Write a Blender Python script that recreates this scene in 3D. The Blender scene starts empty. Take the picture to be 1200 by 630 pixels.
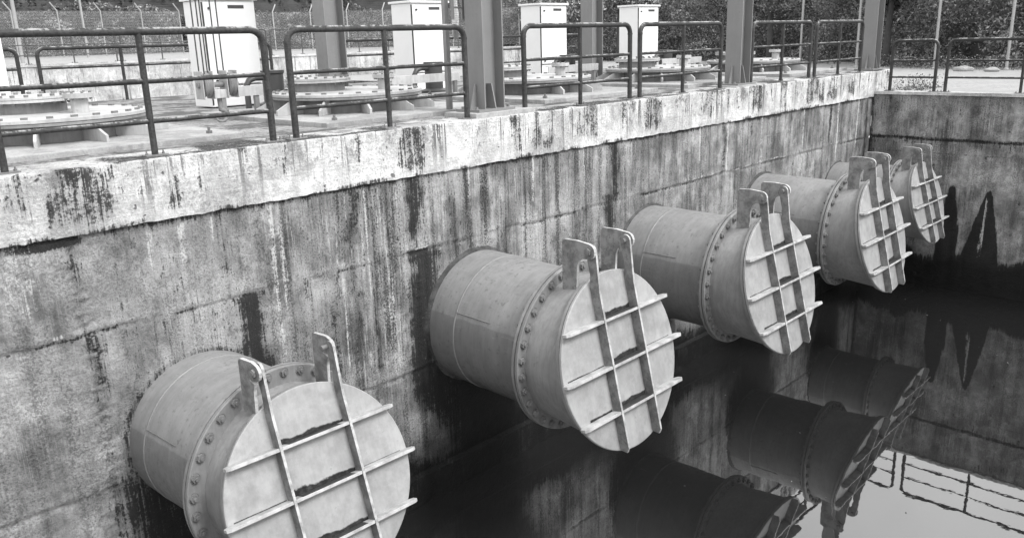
import bpy, bmesh, math, random
import numpy as np
from mathutils import Vector, Matrix
random.seed(7); RNG = np.random.default_rng(11)
PI = math.pi
scene = bpy.context.scene
COL = scene.collection

# ------------------------------------------------------------------ helpers
class MB:
    """collects shapes, then links them as ONE mesh object"""
    def __init__(s): s.v = []; s.f = []; s.sm = []
    def add(s, vs, fs, smooth=False, M=None):
        o = len(s.v)
        s.v += [tuple(M @ Vector(p)) if M is not None else tuple(p) for p in vs]
        s.f += [tuple(i + o for i in f) for f in fs]; s.sm += [smooth] * len(fs)
        return s
    def box(s, x0, x1, y0, y1, z0, z1, M=None):
        vs = [(x, y, z) for x in (x0, x1) for y in (y0, y1) for z in (z0, z1)]
        return s.add(vs, [(0,1,3,2),(4,6,7,5),(0,4,5,1),(2,3,7,6),(0,2,6,4),(1,5,7,3)], False, M)
    def prism(s, poly, axis, a, b, M=None):
        """polygon (list of 2-tuples) extruded along axis from a to b"""
        n = len(poly)
        def P(u, w, t):
            return {'x': (t, u, w), 'y': (u, t, w), 'z': (u, w, t)}[axis]
        vs = [P(u, w, a) for u, w in poly] + [P(u, w, b) for u, w in poly]
        fs = [tuple(range(n))[::-1], tuple(range(n, 2*n))] + [(i, (i+1) % n, n+(i+1) % n, n+i) for i in range(n)]
        return s.add(vs, fs, False, M)
    def tube(s, pts, r, n=12, caps=True, M=None):
        pts = [Vector(p) for p in pts]; rs = r if isinstance(r, (list, tuple)) else [r]*len(pts)
        vs = []; fs = []
        t = (pts[1]-pts[0]).normalized()
        ref = Vector((0,0,1)) if abs(t.z) < .9 else Vector((1,0,0))
        a = t.cross(ref).normalized()
        for i, p in enumerate(pts):
            if i == 0: t = (pts[1]-pts[0]).normalized()
            elif i == len(pts)-1: t = (pts[-1]-pts[-2]).normalized()
            else: t = ((pts[i+1]-p).normalized() + (p-pts[i-1]).normalized()).normalized()
            a = (a - t*a.dot(t)).normalized(); b = t.cross(a)
            for k in range(n):
                q = p + (a*math.cos(2*PI*k/n) + b*math.sin(2*PI*k/n))*rs[i]; vs.append(q)
        for i in range(len(pts)-1):
            for k in range(n):
                fs.append((i*n+k, i*n+(k+1) % n, (i+1)*n+(k+1) % n, (i+1)*n+k))
        s.add(vs, fs, True, M)
        if caps:
            m = len(pts)-1
            s.add([vs[k] for k in range(n)], [tuple(range(n))[::-1]], False, M)
            s.add([vs[m*n+k] for k in range(n)], [tuple(range(n))], False, M)
        return s
    def lathe(s, prof, n=48, M=None, smooth=True, closed=True):
        """profile of (radius, height) turned round the z axis; open ends are closed by discs"""
        for (r0, z0), (r1, z1) in zip(prof[:-1], prof[1:]):
            vs = []; fs = []
            if r0 < 1e-6 and r1 < 1e-6: continue
            for r, z in ((r0, z0), (r1, z1)):
                vs += [(r*math.cos(2*PI*k/n), r*math.sin(2*PI*k/n), z) for k in range(n)]
            for k in range(n):
                fs.append((k, (k+1) % n, n+(k+1) % n, n+k))
            if r0 < 1e-6: fs = [tuple(n+k for k in range(n))]; 
            if r1 < 1e-6: fs = [tuple(k for k in range(n))]
            s.add(vs, fs, smooth and abs(z1-z0) > 1e-5 and r0 > 1e-6 and r1 > 1e-6, M)
        return s
    def hexa(s, r, h, M=None):
        return s.prism([(r*math.cos(PI/3*k), r*math.sin(PI/3*k)) for k in range(6)], 'z', 0, h, M)
    def build(s, name, mat, parent=None, bevel=0, segs=2):
        me = bpy.data.meshes.new(name)
        me.from_pydata(s.v, [], s.f)
        me.polygons.foreach_set('use_smooth', s.sm)
        bm = bmesh.new(); bm.from_mesh(me)
        bmesh.ops.remove_doubles(bm, verts=[v for v in bm.verts], dist=1e-5) if bevel else None
        bmesh.ops.recalc_face_normals(bm, faces=bm.faces[:])
        if bevel:
            es = [e for e in bm.edges if len(e.link_faces) == 2 and e.calc_face_angle(0) > .6]
            bmesh.ops.bevel(bm, geom=es, offset=bevel, segments=segs, affect='EDGES', profile=.6, clamp_overlap=True)
        bm.to_mesh(me); bm.free()
        me.materials.append(mat)
        o = bpy.data.objects.new(name, me); COL.objects.link(o)
        if parent: o.parent = parent
        return o

def tag(o, label=None, cat=None, group=None, kind=None):
    if label: o['label'] = label
    if cat: o['category'] = cat
    if group: o['group'] = group
    if kind: o['kind'] = kind
    return o
def thing(name, loc, label, cat, group=None, rot=(0,0,0)):
    o = bpy.data.objects.new(name, None); COL.objects.link(o)
    o.empty_display_size = .1; o.location = loc; o.rotation_euler = rot
    return tag(o, label, cat, group)
def inst(src, parent, loc=None, rot=None):
    """a linked copy of one part"""
    c = src.copy(); COL.objects.link(c); c.parent = parent
    if loc is not None: c.location = loc
    if rot is not None: c.rotation_euler = rot
    return c
def copy_tree(o, parent=None):
    c = o.copy(); COL.objects.link(c); c.parent = parent
    for ch in [x for x in o.children]: copy_tree(ch, c)
    return c
def TR(x, y, z, rx=0, ry=0, rz=0):
    return Matrix.Translation((x, y, z)) @ Matrix.Rotation(rz, 4, 'Z') @ Matrix.Rotation(ry, 4, 'Y') @ Matrix.Rotation(rx, 4, 'X')

# ------------------------------------------------------------------ materials (a black and white photograph: all greys)
class NT:
    def __init__(s, name):
        s.m = bpy.data.materials.new(name); s.m.use_nodes = True
        s.n = s.m.node_tree.nodes; s.l = s.m.node_tree.links
        s.bsdf = s.n['Principled BSDF']
        s._co = None
    def new(s, t, **k):
        n = s.n.new(t)
        for a, b in k.items(): setattr(n, a, b)
        return n
    def link(s, a, b): s.l.new(a, b)
    def coord(s, kind='Object', scale=(1,1,1), loc=(0,0,0)):
        tc = s.new('ShaderNodeTexCoord'); mp = s.new('ShaderNodeMapping')
        if kind == 'World':
            g = s.new('ShaderNodeNewGeometry'); s.link(g.outputs['Position'], mp.inputs[0])
        elif kind == 'Object':                        # each copy of a part wears differently
            oi = s.new('ShaderNodeObjectInfo'); vm = s.new('ShaderNodeVectorMath', operation='SCALE'); cx = s.new('ShaderNodeCombineXYZ'); va = s.new('ShaderNodeVectorMath', operation='ADD')
            for k_ in (0, 1, 2): cx.inputs[k_].default_value = (3., 5., 4.)[k_]
            s.link(cx.outputs[0], vm.inputs[0]); s.link(oi.outputs['Random'], vm.inputs['Scale'])
            s.link(tc.outputs['Object'], va.inputs[0]); s.link(vm.outputs[0], va.inputs[1]); s.link(va.outputs[0], mp.inputs[0])
        else: s.link(tc.outputs['Object'], mp.inputs[0])
        mp.inputs['Scale'].default_value = scale; mp.inputs['Location'].default_value = loc
        return mp.outputs[0]
    def noise(s, vec, scale=5, detail=6, rough=.6, dist=0):
        n = s.new('ShaderNodeTexNoise'); s.link(vec, n.inputs['Vector'])
        n.inputs['Scale'].default_value = scale; n.inputs['Detail'].default_value = detail
        n.inputs['Roughness'].default_value = rough; n.inputs['Distortion'].default_value = dist
        return n.outputs[0]
    def ramp(s, fac, a, b, va=0., vb=1.):
        n = s.new('ShaderNodeMapRange'); n.clamp = True; n.interpolation_type = 'SMOOTHSTEP'
        s.link(fac, n.inputs[0])
        for i, v in zip((1,2,3,4), (a, b, va, vb)): n.inputs[i].default_value = v
        return n.outputs[0]
    def math(s, op, a, b=None, c=None):
        n = s.new('ShaderNodeMath', operation=op)
        for i, v in enumerate((a, b, c)):
            if v is None: continue
            if isinstance(v, (int, float)): n.inputs[i].default_value = v
            else: s.link(v, n.inputs[i])
        return n.outputs[0]
    def mix(s, fac, a, b):
        """value mix a->b"""
        n = s.new('ShaderNodeMix', data_type='FLOAT'); n.clamp_factor = True
        for i, v in zip((0, 2, 3), (fac, a, b)):
            if isinstance(v, (int, float)): n.inputs[i].default_value = v
            else: s.link(v, n.inputs[i])
        return n.outputs[0]
    def attr(s, name):
        n = s.new('ShaderNodeAttribute'); n.attribute_name = name
        return n.outputs['Fac']
    def sep(s, vec):
        n = s.new('ShaderNodeSeparateXYZ'); s.link(vec, n.inputs[0]); return n.outputs
    def grey(s, val):
        c = s.new('ShaderNodeCombineColor')
        for i in range(3):
            if isinstance(val, (int, float)): c.inputs[i].default_value = val
            else: s.link(val, c.inputs[i])
        s.link(c.outputs[0], s.bsdf.inputs['Base Color']); return s
    def rough(s, v):
        if isinstance(v, (int, float)): s.bsdf.inputs['Roughness'].default_value = v
        else: s.link(v, s.bsdf.inputs['Roughness'])
        return s
    def bump(s, h, strength=.3, dist=.01):
        b = s.new('ShaderNodeBump'); s.link(h, b.inputs['Height'])
        b.inputs['Strength'].default_value = strength; b.inputs['Distance'].default_value = dist
        s.link(b.outputs[0], s.bsdf.inputs['Normal']); return s
    def spec(s, v): s.bsdf.inputs['Specular IOR Level'].default_value = v; return s

def painted_steel(name, base, rough=.5, mott=.12, dirt=.35, seed=0, streak=.1):
    t = NT(name); w = t.coord('Object', loc=(seed*3.1, seed*1.7, 0))
    a = t.noise(w, 2.2, 8, .65); b = t.noise(w, 14, 6, .7)
    v = t.mix(t.ramp(a, .3, .7), base*(1-mott), base*(1+mott))
    st = t.noise(t.coord('Object', (9, 9, .7), (seed, 0, 0)), 2.5, 5, .6)
    v = t.math('MULTIPLY', v, t.ramp(st, .35, .62, 1-streak, 1+streak*.6))
    d = t.math('MULTIPLY', t.ramp(b, .56, .74), t.ramp(a, .42, .62))
    v = t.mix(t.math('MULTIPLY', d, dirt), v, base*.3)
    sc = t.ramp(t.noise(t.coord('Object', (3, 3, 3), (4, seed, 2)), 22, 3, .5), .66, .72)
    v = t.mix(t.math('MULTIPLY', sc, .35), v, min(.8, base*1.5))
    t.grey(v).rough(t.ramp(b, .3, .7, rough-.08, rough+.15)).bump(b, .12, .004).spec(.35)
    return t.m

def barrel_paint(name, base):
    """big pipe paint: brighter band above a tide line, drips and scratches"""
    t = NT(name); w = t.coord('Object'); s = t.sep(t.coord('ObjectRaw'))
    a = t.noise(w, 2.0, 8, .65); b = t.noise(w, 16, 6, .7)
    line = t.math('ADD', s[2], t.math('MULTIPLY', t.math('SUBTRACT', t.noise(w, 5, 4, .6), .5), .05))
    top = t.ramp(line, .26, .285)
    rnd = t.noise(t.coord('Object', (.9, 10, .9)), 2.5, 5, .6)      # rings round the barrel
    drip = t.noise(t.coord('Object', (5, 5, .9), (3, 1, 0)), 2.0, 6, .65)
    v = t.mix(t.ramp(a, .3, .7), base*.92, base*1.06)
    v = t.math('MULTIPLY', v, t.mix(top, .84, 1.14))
    v = t.math('MULTIPLY', v, t.ramp(rnd, .38, .62, .95, 1.04))
    blot = t.noise(t.coord('Object', (1, 1, 1), (13, 5, 2)), 4.5, 9, .72)
    v = t.math('MULTIPLY', v, t.ramp(blot, .36, .58, .91, 1.03))
    v = t.math('MULTIPLY', v, t.ramp(drip, .36, .64, .94, 1.04))
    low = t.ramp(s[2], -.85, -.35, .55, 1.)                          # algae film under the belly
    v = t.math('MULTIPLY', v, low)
    d = t.math('MULTIPLY', t.ramp(b, .54, .68), t.ramp(a, .44, .6))
    v = t.mix(t.math('MULTIPLY', d, .5), v, base*.3)
    scr = t.ramp(t.noise(t.coord('Object', (2.5, 1, 14), (2, 2, 7)), 3.5, 3, .6, 1.2), .655, .68)
    v = t.mix(t.math('MULTIPLY', scr, .3), v, base*1.5)
    sp = t.ramp(t.noise(t.coord('Object', (1, 1, 1), (9, 2, 5)), 55, 3, .5), .69, .74)
    v = t.mix(t.math('MULTIPLY', sp, .6), v, base*.25)
    t.grey(v).rough(t.ramp(b, .3, .7, .34, .6)).bump(b, .1, .004).spec(.4)
    return t.m

def flap_paint(name, base, w_=.285):
    t = NT(name); w = t.coord('Object'); s = t.sep(t.coord('ObjectRaw'))
    a = t.noise(w, 3.0, 8, .7); b = t.noise(w, 18, 6, .7)
    v = t.mix(t.ramp(a, .32, .68), base*.84, base*1.1)
    dr = t.noise(t.coord('Object', (5, 5, 1.2), (5, 0, 0)), 2.2, 7, .7)
    v = t.math('MULTIPLY', v, t.ramp(dr, .36, .62, .93, 1.04))
    ns = t.math('ADD', t.noise(w, 3.5, 5, .6), t.math('MULTIPLY', t.math('SUBTRACT', t.noise(w, 34, 4, .6), .5), .16))
    acc = None
    for rv, u0, u1, hh in ((.5, -w_, w_, .08), (0., -w_, w_, .09), (-.5, -w_, w_, .085), (0., -.92, -w_-.04, .022), (-.5, -.7, -w_-.04, .04), (0., w_+.04, .9, .014)):
        above = t.math('SUBTRACT', s[2], rv + .018)
        hgt = t.math('ADD', hh*.55, t.math('MULTIPLY', t.math('SUBTRACT', ns, .5), hh*1.3))
        m = t.math('MULTIPLY', t.ramp(t.math('SUBTRACT', hgt, above), -.004, .012), t.math('GREATER_THAN', above, -.04))
        m = t.math('MULTIPLY', m, t.math('MULTIPLY', t.math('GREATER_THAN', s[0], u0), t.math('LESS_THAN', s[0], u1)))
        acc = m if acc is None else t.math('MAXIMUM', acc, m)
    grime = t.noise(t.coord('Object', (1, 1, 1), (3, 9, 1)), 5, 9, .74)
    v = t.math('MULTIPLY', v, t.ramp(grime, .36, .56, .89, 1.04))
    v = t.mix(t.math('MULTIPLY', acc, .98), v, t.ramp(b, .4, .7, .006, .035))
    d = t.math('MULTIPLY', t.ramp(b, .6, .74), t.ramp(a, .46, .62))
    v = t.mix(t.math('MULTIPLY', d, .45), v, base*.3)
    t.grey(v).rough(t.mix(acc, .5, .9)).bump(b, .12, .004).spec(.3)
    return t.m

def arm_paint(name, base):
    """flat bar: broad faces mottled with rust, their shade and the bright edges painted in"""
    t = NT(name); w = t.coord('Object'); tc = t.new('ShaderNodeTexCoord')
    a = t.noise(w, 7, 8, .7); b = t.noise(w, 26, 6, .7)
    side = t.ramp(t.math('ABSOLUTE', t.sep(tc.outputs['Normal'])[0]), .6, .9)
    v = t.math('MULTIPLY', t.ramp(a, .36, .62, base*.55, base*1.1), t.mix(side, 1.35, .62))  # side faces shaded and edges lit through the colour, by face direction
    v = t.mix(t.math('MULTIPLY', t.ramp(b, .54, .66), t.mix(side, .15, .6)), v, base*.2)
    t.grey(v).rough(.5).bump(b, .08, .003).spec(.35)
    return t.m

def rib_paint(name, base):
    t = NT(name); w = t.coord('Object'); s = t.sep(t.coord('ObjectRaw'))
    g = t.new('ShaderNodeNewGeometry')
    a = t.noise(w, 6.0, 8, .7); b = t.noise(w, 24, 6, .7)
    v = t.mix(t.ramp(a, .32, .66), base*.6, base*1.15)
    mid = t.math('MULTIPLY', t.math('LESS_THAN', t.math('ABSOLUTE', s[0]), .29), t.math('GREATER_THAN', t.sep(g.outputs['Normal'])[2], .6))
    v = t.mix(t.math('MULTIPLY', mid, t.ramp(b, .3, .5, .75, .97)), v, .025)
    v = t.mix(t.math('MULTIPLY', t.ramp(b, .56, .7), .4), v, base*.25)
    t.grey(v).rough(.55).bump(b, .05, .003).spec(.3)
    return t.m

def rail_paint(name, base, worn, amt=.5):
    """dark pipe rail, rusted, paint worn pale in patches along the weathered top"""
    t = NT(name); w = t.coord('World'); g = t.new('ShaderNodeNewGeometry')
    a = t.noise(w, 7, 8, .75); b = t.noise(w, 45, 5, .7)
    up = t.ramp(t.sep(g.outputs['Normal'])[2], .35, .9)
    pw = t.math('MULTIPLY', t.ramp(t.math('ADD', a, t.math('MULTIPLY', b, .35)), .64, .76), t.math('ADD', t.math('MULTIPLY', up, amt), .03))
    v = t.mix(t.ramp(b, .3, .7), base*.6, base*1.4)
    v = t.mix(pw, v, worn)
    t.grey(v).rough(.6).bump(b, .35, .004).spec(.3)
    return t.m

def concrete(name, base, var=.25, fine=.2, bump=.5, dark=.0, scale=1., spots=.3):
    t = NT(name); w = t.coord('World', (scale,)*3)
    a = t.noise(w, .9, 9, .65); b = t.noise(w, 9, 10, .75); c = t.noise(w, 60, 5, .7)
    v = t.mix(t.ramp(a, .33, .67), base*(1-var), base*(1+var*.7))
    v = t.math('MULTIPLY', v, t.ramp(b, .3, .7, 1-fine, 1+fine*.7))
    v = t.math('MULTIPLY', v, t.ramp(c, .3, .7, .9, 1.08))
    if dark: v = t.mix(t.math('MULTIPLY', t.ramp(t.math('ADD', a, t.math('MULTIPLY', b, .5)), .71, .80), dark), v, base*.18)
    v = t.mix(t.math('MULTIPLY', t.ramp(b, .66, .72), spots), v, base*.2)
    t.grey(v).rough(.9).bump(t.math('ADD', b, t.math('MULTIPLY', c, .4)), bump, .02).spec(.2)
    return t.m

def plain(name, v, rough=.6, metal=0., var=.1):
    t = NT(name); w = t.coord('Object'); a = t.noise(w, 6, 6, .65)
    t.grey(t.ramp(a, .3, .7, v*(1-var), v*(1+var))).rough(rough); t.bsdf.inputs['Metallic'].default_value = metal
    return t.m

def wall_shader(name, base, coping=False, back=False):
    """weathered cast concrete: vertical drip streaks, lime runs, mould; the large shapes come from mesh attributes"""
    t = NT(name); w = t.coord('World')
    a = t.noise(w, 1.1, 9, .65); b = t.noise(w, 7, 10, .75); c = t.noise(w, 42, 6, .72)
    s1 = t.noise(t.coord('World', (7, 7, .38)), 1., 6, .66, .2)              # broad streaks
    s2 = t.noise(t.coord('World', (38, 38, 1.1), (5, 3, 1)), 1., 5, .68, .15)  # thin streaks
    zone = t.noise(t.coord('World', (1.3, 1.3, .7), (2, 8, 1)), 1., 5, .6)
    dk = t.attr('dark'); pl = t.attr('pale'); st = t.attr('streak')
    v = t.mix(t.ramp(a, .38, .62), base*.76, base*1.2)
    v = t.math('MULTIPLY', v, t.ramp(b, .36, .64, .76, 1.2))
    v = t.math('MULTIPLY', v, t.mix(t.ramp(zone, .42, .58), t.ramp(c, .36, .64, .88, 1.1), t.ramp(c, .36, .64, .68, 1.25)))
    grain = t.math('ADD', t.math('MULTIPLY', t.math('SUBTRACT', c, .5), 1.5), t.math('MULTIPLY', t.math('SUBTRACT', b, .5), 1.5))
    if coping:
        m = t.ramp(t.math('ADD', t.math('ADD', s1, t.math('MULTIPLY', t.math('SUBTRACT', s2, .5), .55)), t.math('MULTIPLY', grain, .22)), .55, .63)
        m = t.math('MULTIPLY', m, t.math('ADD', .15, st))
        m2 = t.ramp(t.math('ADD', t.noise(t.coord('World', (2.2, 2.2, 1.3), (3, 14, 9)), 1.2, 8, .72), t.math('MULTIPLY', grain, .35)), .54, .62)
        m = t.math('MAXIMUM', m, t.math('MULTIPLY', m2, t.math('MULTIPLY', t.math('ADD', st, .15), .8)))
        v = t.mix(t.math('MULTIPLY', m, .72), v, base*.22)
        board = t.noise(t.coord('World', (.9, .9, 30), (3, 0, 0)), 1.0, 4, .6)
        v = t.math('MULTIPLY', v, t.ramp(board, .34, .42, .94, 1.))
        v = t.mix(t.math('MULTIPLY', t.ramp(t.math('ADD', zone, t.math('MULTIPLY', grain, .2)), .55, .66), .35), v, base*.4)
    else:
        k = t.math('MULTIPLY', t.ramp(s1, .38, .62, .6, 1.3), t.ramp(s2, .38, .62, .72, 1.25))
        patch = t.noise(t.coord('World', (1, 1, .8), (11, 4, 2)), 1.9, 7, .62)
        v = t.math('MULTIPLY', v, t.ramp(patch, .38, .6, .62, 1.22))
        v = t.math('MULTIPLY', v, t.mix(t.math('MULTIPLY', st, t.ramp(patch, .62, .42, .35, 1.)), 1., k))
        mb = t.ramp(t.math('ADD', t.noise(t.coord('World', (1.6, 1.6, .9), (21, 4, 9)), 1.3, 8, .7), t.math('MULTIPLY', grain, .3)), .58, .66)
        v = t.mix(t.math('MULTIPLY', mb, .6), v, base*.2)
        thin = t.math('MULTIPLY', t.ramp(s2, .54, .64), t.math('MULTIPLY', st, t.ramp(zone, .46, .56)))
        v = t.mix(t.math('MULTIPLY', thin, .62), v, base*2.4)
        speck = t.ramp(t.math('ADD', t.math('MULTIPLY', c, .6), t.math('MULTIPLY', s1, .6)), .575, .53)
        v = t.mix(t.math('MULTIPLY', t.math('MULTIPLY', speck, t.math('ADD', .25, t.math('MULTIPLY', st, .65))), .85), v, base*.14)
    edge = t.math('ADD', grain, t.math('MULTIPLY', t.math('SUBTRACT', s2, .5), 1.6))
    md = t.ramp(t.math('ADD', dk, t.math('MULTIPLY', edge, .9)), .40, .72)
    v = t.mix(t.math('MULTIPLY', t.math('MULTIPLY', md, t.ramp(dk, .02, .3)), .95), v, base*.05)
    mp = t.math('MULTIPLY', t.ramp(t.math('ADD', pl, t.math('MULTIPLY', edge, .9)), .4, .8), t.ramp(pl, .02, .3))
    v = t.mix(t.math('MULTIPLY', mp, .8), v, min(.7, base*2.3))
    pit = t.ramp(t.noise(t.coord('World', (1, 1, 1), (7, 7, 7)), 11, 2, .5), .72, .76)
    v = t.mix(t.math('MULTIPLY', pit, .75), v, base*.1)
    wet_shade = t.attr('wet_shade')
    v = t.math('MULTIPLY', v, t.mix(wet_shade, 1., .27))
    t.grey(v); t.rough(t.mix(wet_shade, .9, .45)); t.spec(.25)
    h = t.math('ADD', b, t.math('MULTIPLY', c, .6)); h = t.math('SUBTRACT', h, pit)
    if coping: h = t.math('ADD', h, t.math('MULTIPLY', board, .3))
    t.bump(h, .85, .03)
    return t.m

M = {}
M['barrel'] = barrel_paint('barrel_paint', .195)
M['flange'] = painted_steel('flange_paint', .2, .5, .18, .6, 2)
M['spool'] = painted_steel('spool_paint', .2, .45, .15, .5, 3)
M['flap'] = flap_paint('flap_paint', .30)
M['flapwide'] = flap_paint('wide_flap_paint', .30, .36)
M['rib'] = rib_paint('rib_paint', .42)
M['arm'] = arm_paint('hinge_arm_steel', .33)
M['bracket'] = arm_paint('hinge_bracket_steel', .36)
M['bolt'] = painted_steel('bolt_steel', .16, .4, .2, .5, 7)
M['rubber'] = plain('seal_rubber', .05, .6)
M['rail'] = rail_paint('handrail_paint', .032, .5, .6)
M['railfar'] = rail_paint('far_handrail_paint', .07, .5, .5)
M['column'] = painted_steel('column_paint', .19, .45, .06, .25, 8, .025)
M['cabinet'] = plain('cabinet_enamel', .74, .4, var=.02)
M['gap'] = plain('dark_gap', .03, .7)
M['cover'] = painted_steel('cover_steel', .38, .5, .18, .5, 9)
M['coverdark'] = painted_steel('cover_side_steel', .20, .5, .2, .6, 10)
M['plate'] = concrete('plinth_mortar', .44, .25, .25, .5, .5)
M['motor'] = plain('motor_black', .045, .45)
M['galv'] = plain('galvanised', .3, .5, .2)
M['rope'] = plain('wire_rope', .04, .6)
M['mortar'] = concrete('mortar_ring', .07, .5, .5, .9)
M['deck'] = concrete('deck_concrete', .42, .5, .6, .6, .95, scale=1.5, spots=.85)
M['ground'] = concrete('gravel_ground', .36, .2, .3, .6, .3, spots=.5)
M['basin'] = concrete('basin_floor', .12)
M['wall'] = wall_shader('weathered_wall', .245)
M['coping'] = wall_shader('coping_concrete', .55, coping=True)
M['back'] = wall_shader('back_wall_concrete', .26)
M['far'] = wall_shader('far_wall_concrete', .5, coping=True)

def water_mat():
    t = NT('basin_water'); w = t.coord('World')
    n = t.noise(w, .9, 4, .5); n2 = t.noise(w, 6, 3, .5)
    t.grey(.012).rough(.015)
    t.bsdf.inputs['IOR'].default_value = 2.6
    t.bump(t.math('ADD', n, t.math('MULTIPLY', n2, .12)), .06, .03)
    return t.m
M['water'] = water_mat()

def leaf_mat(name, base):
    t = NT(name); w = t.coord('World')
    a = t.noise(w, .6, 5, .6); b = t.noise(w, 5, 4, .7)
    r = t.attr('tone')
    v = t.mix(t.ramp(a, .38, .62), base*.45, base*1.35)
    v = t.math('MULTIPLY', v, t.ramp(b, .3, .7, .6, 1.4))
    v = t.math('MULTIPLY', v, t.mix(r, .35, 2.1))
    t.grey(v).rough(.55).spec(.4)
    return t.m
M['leaf'] = leaf_mat('leaf', .15); M['leafdark'] = leaf_mat('leaf_dark', .05); M['leaflight'] = leaf_mat('leaf_light', .2)
M['bark'] = concrete('bark', .06)

# ------------------------------------------------------------------ numpy value noise
def vnoise(x, y, seed=0, octs=5, pers=.55):
    out = np.zeros_like(x); amp = 1.; tot = 0.
    for o in range(octs):
        rg = np.random.default_rng(seed*97+o); T = rg.random((256, 256))
        xi = np.floor(x).astype(int); yi = np.floor(y).astype(int); fx = x-xi; fy = y-yi
        fx = fx*fx*(3-2*fx); fy = fy*fy*(3-2*fy)
        g = lambda i, j: T[i % 256, j % 256]
        v = (g(xi, yi)*(1-fx)+g(xi+1, yi)*fx)*(1-fy)+(g(xi, yi+1)*(1-fx)+g(xi+1, yi+1)*fx)*fy
        out += v*amp; tot += amp; amp *= pers; x = x*2.03+7.1; y = y*2.03+3.7
    return out/tot
def sstep(a, b, x):
    t = np.clip((x-a)/(b-a), 0, 1); return t*t*(3-2*t)

def grid_wall(name, mat, U, Vv, place, disp, attrs, parent=None):
    """sheet over parameters U x V; place(u,v,d) gives the point; attrs are per-vertex stain masks"""
    uu, vv = np.meshgrid(U, Vv, indexing='ij')
    d = disp(uu, vv); P = np.stack(place(uu, vv, d), -1).reshape(-1, 3)
    nu, nv = len(U), len(Vv)
    i = np.arange(nu-1)[:, None]*nv + np.arange(nv-1)[None, :]
    F = np.stack([i, i+nv, i+nv+1, i+1], -1).reshape(-1, 4)
    me = bpy.data.meshes.new(name); me.from_pydata(P.tolist(), [], F.tolist())
    for k, fn in attrs.items():
        at = me.attributes.new(k, 'FLOAT', 'POINT'); at.data.foreach_set('value', np.clip(fn(uu, vv), 0, 1.5).ravel().astype(np.float32))
    me.polygons.foreach_set('use_smooth', [True]*len(F))
    me.materials.append(mat)
    o = bpy.data.objects.new(name, me); COL.objects.link(o)
    if parent: o.parent = parent
    return o

PX = [3.105, 6.778, 10.484, 14.138, 17.462]; PZ = [-2.616, -2.451, -2.484, -2.466, -2.530]
PS = [.885, 1, 1, 1, .84]
WATER = -4.654; L = 19.05; ZB = -.444

# ------------------------------------------------------------------ the long wall
JOINTS = [2.18, 5.83, 9.6, 12.66, 16.9]
def w_disp(u, v):
    wob = (vnoise(u*6, v*6, 3)-.5)*.02
    d = wob*.5
    for i, z in enumerate((-1.44, -2.9)):                              # cold joints between pours
        zz = z + (vnoise(u*1.5, u*0+i*9, 5)-.5)*.05+(vnoise(u*14, u*0, 55)-.5)*.02
        d += np.exp(-((v-zz)/.022)**2)*.018*sstep(.3, .55, vnoise(u*2.5, v*0+i, 6))
        d -= np.exp(-((v-zz-.04)/.03)**2)*.006
    for j in JOINTS:                                                   # vertical board joints, honeycombed
        uj = j + (vnoise(v*3, v*0+j, 8)-.5)*.08
        w = .07 if j == 2.18 else .03
        rg = np.exp(-((u-uj)/w)**2)
        d += rg*(vnoise(u*30, v*30, 9, 3, .8)-.45)*(.09 if j == 2.18 else .05)
    d += np.where(v < -4.25, -.05, 0) * 1.
    return d
def blob(u, v, cu, cv, ru, rv, n=0.):
    return np.exp(-((u-cu)/ru)**2*1.2-((v-cv)/rv)**2*1.2)
def run(u, v, cu, z0, z1, w, k=1., seed=1, taper=.5):
    """a run of water down the wall from z0 to z1"""
    x = u-cu-(vnoise(v*2.5, v*0+cu*3, seed)-.5)*w*1.2
    ww = w*(1-taper*np.clip((z0-v)/(z0-z1), 0, 1))*(.5+vnoise(v*5, v*0+cu, seed+1))
    return k*np.exp(-(x/ww)**2)*sstep(z1, z1+(z0-z1)*.35, v)*sstep(z0+.04, z0-.03, v)
DR = [(4.97, -.56, -1.35, .16, .75), (5.83, -.5, -1.5, .17, .95), (5.87, -1.4, -3.9, .26, 1.05), (6.05, -1.9, -4.2, .3, .95), (3.7, -1.42, -2.75, .2, 1.),
      (9.62, -.52, -1.75, .17, .85), (9.45, -1.3, -2.6, .2, .8), (16.92, -.6, -1.6, .1, .85), (3.5, -.56, -1.4, .13, .55), (12.68, -.6, -1.6, .13, .7),
      (7.72, -.56, -1.5, .1, .45), (4.66, -1.2, -3.2, .12, .6), (5.2, -.8, -3.5, .11, .55), (4.25, -1.5, -3.2, .09, .45), (2.2, -.6, -1.5, .09, .55), (2.27, -1.42, -2.2, .12, .7),
      (8.5, -.56, -1.6, .08, .4), (11.2, -.56, -1.9, .1, .5), (13.6, -.56, -1.7, .09, .55), (15.1, -.56, -1.9, .12, .6), (17.9, -.56, -2., .1, .6), (14.5, -.56, -1.5, .07, .5),
      (10.4, -.56, -1.6, .07, .5), (7.1, -.56, -1.3, .08, .45), (18.8, -.6, -4.0, .14, .7), (4.95,-1.4,-2.9,.12,.6),(5.45,-.56,-1.5,.08,.6),(5.2,-.56,-1.1,.1,.6),(6.2,-1.5,-2.2,.12,.6),(8.9,-1.4,-2.3,.1,.6),(12.2,-.56,-1.6,.08,.55),(13.1,-1.4,-2.2,.1,.6),(2.9,-1.45,-2.2,.25,.5),(2.75,-.56,-1.4,.12,.35),(3.3,-1.5,-2.0,.2,.4), (6.4, -.56, -1.6, .09, .5), (4.5, -.56, -1.2, .09, .4), (16.0, -.56, -1.8, .07, .5)]
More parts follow.
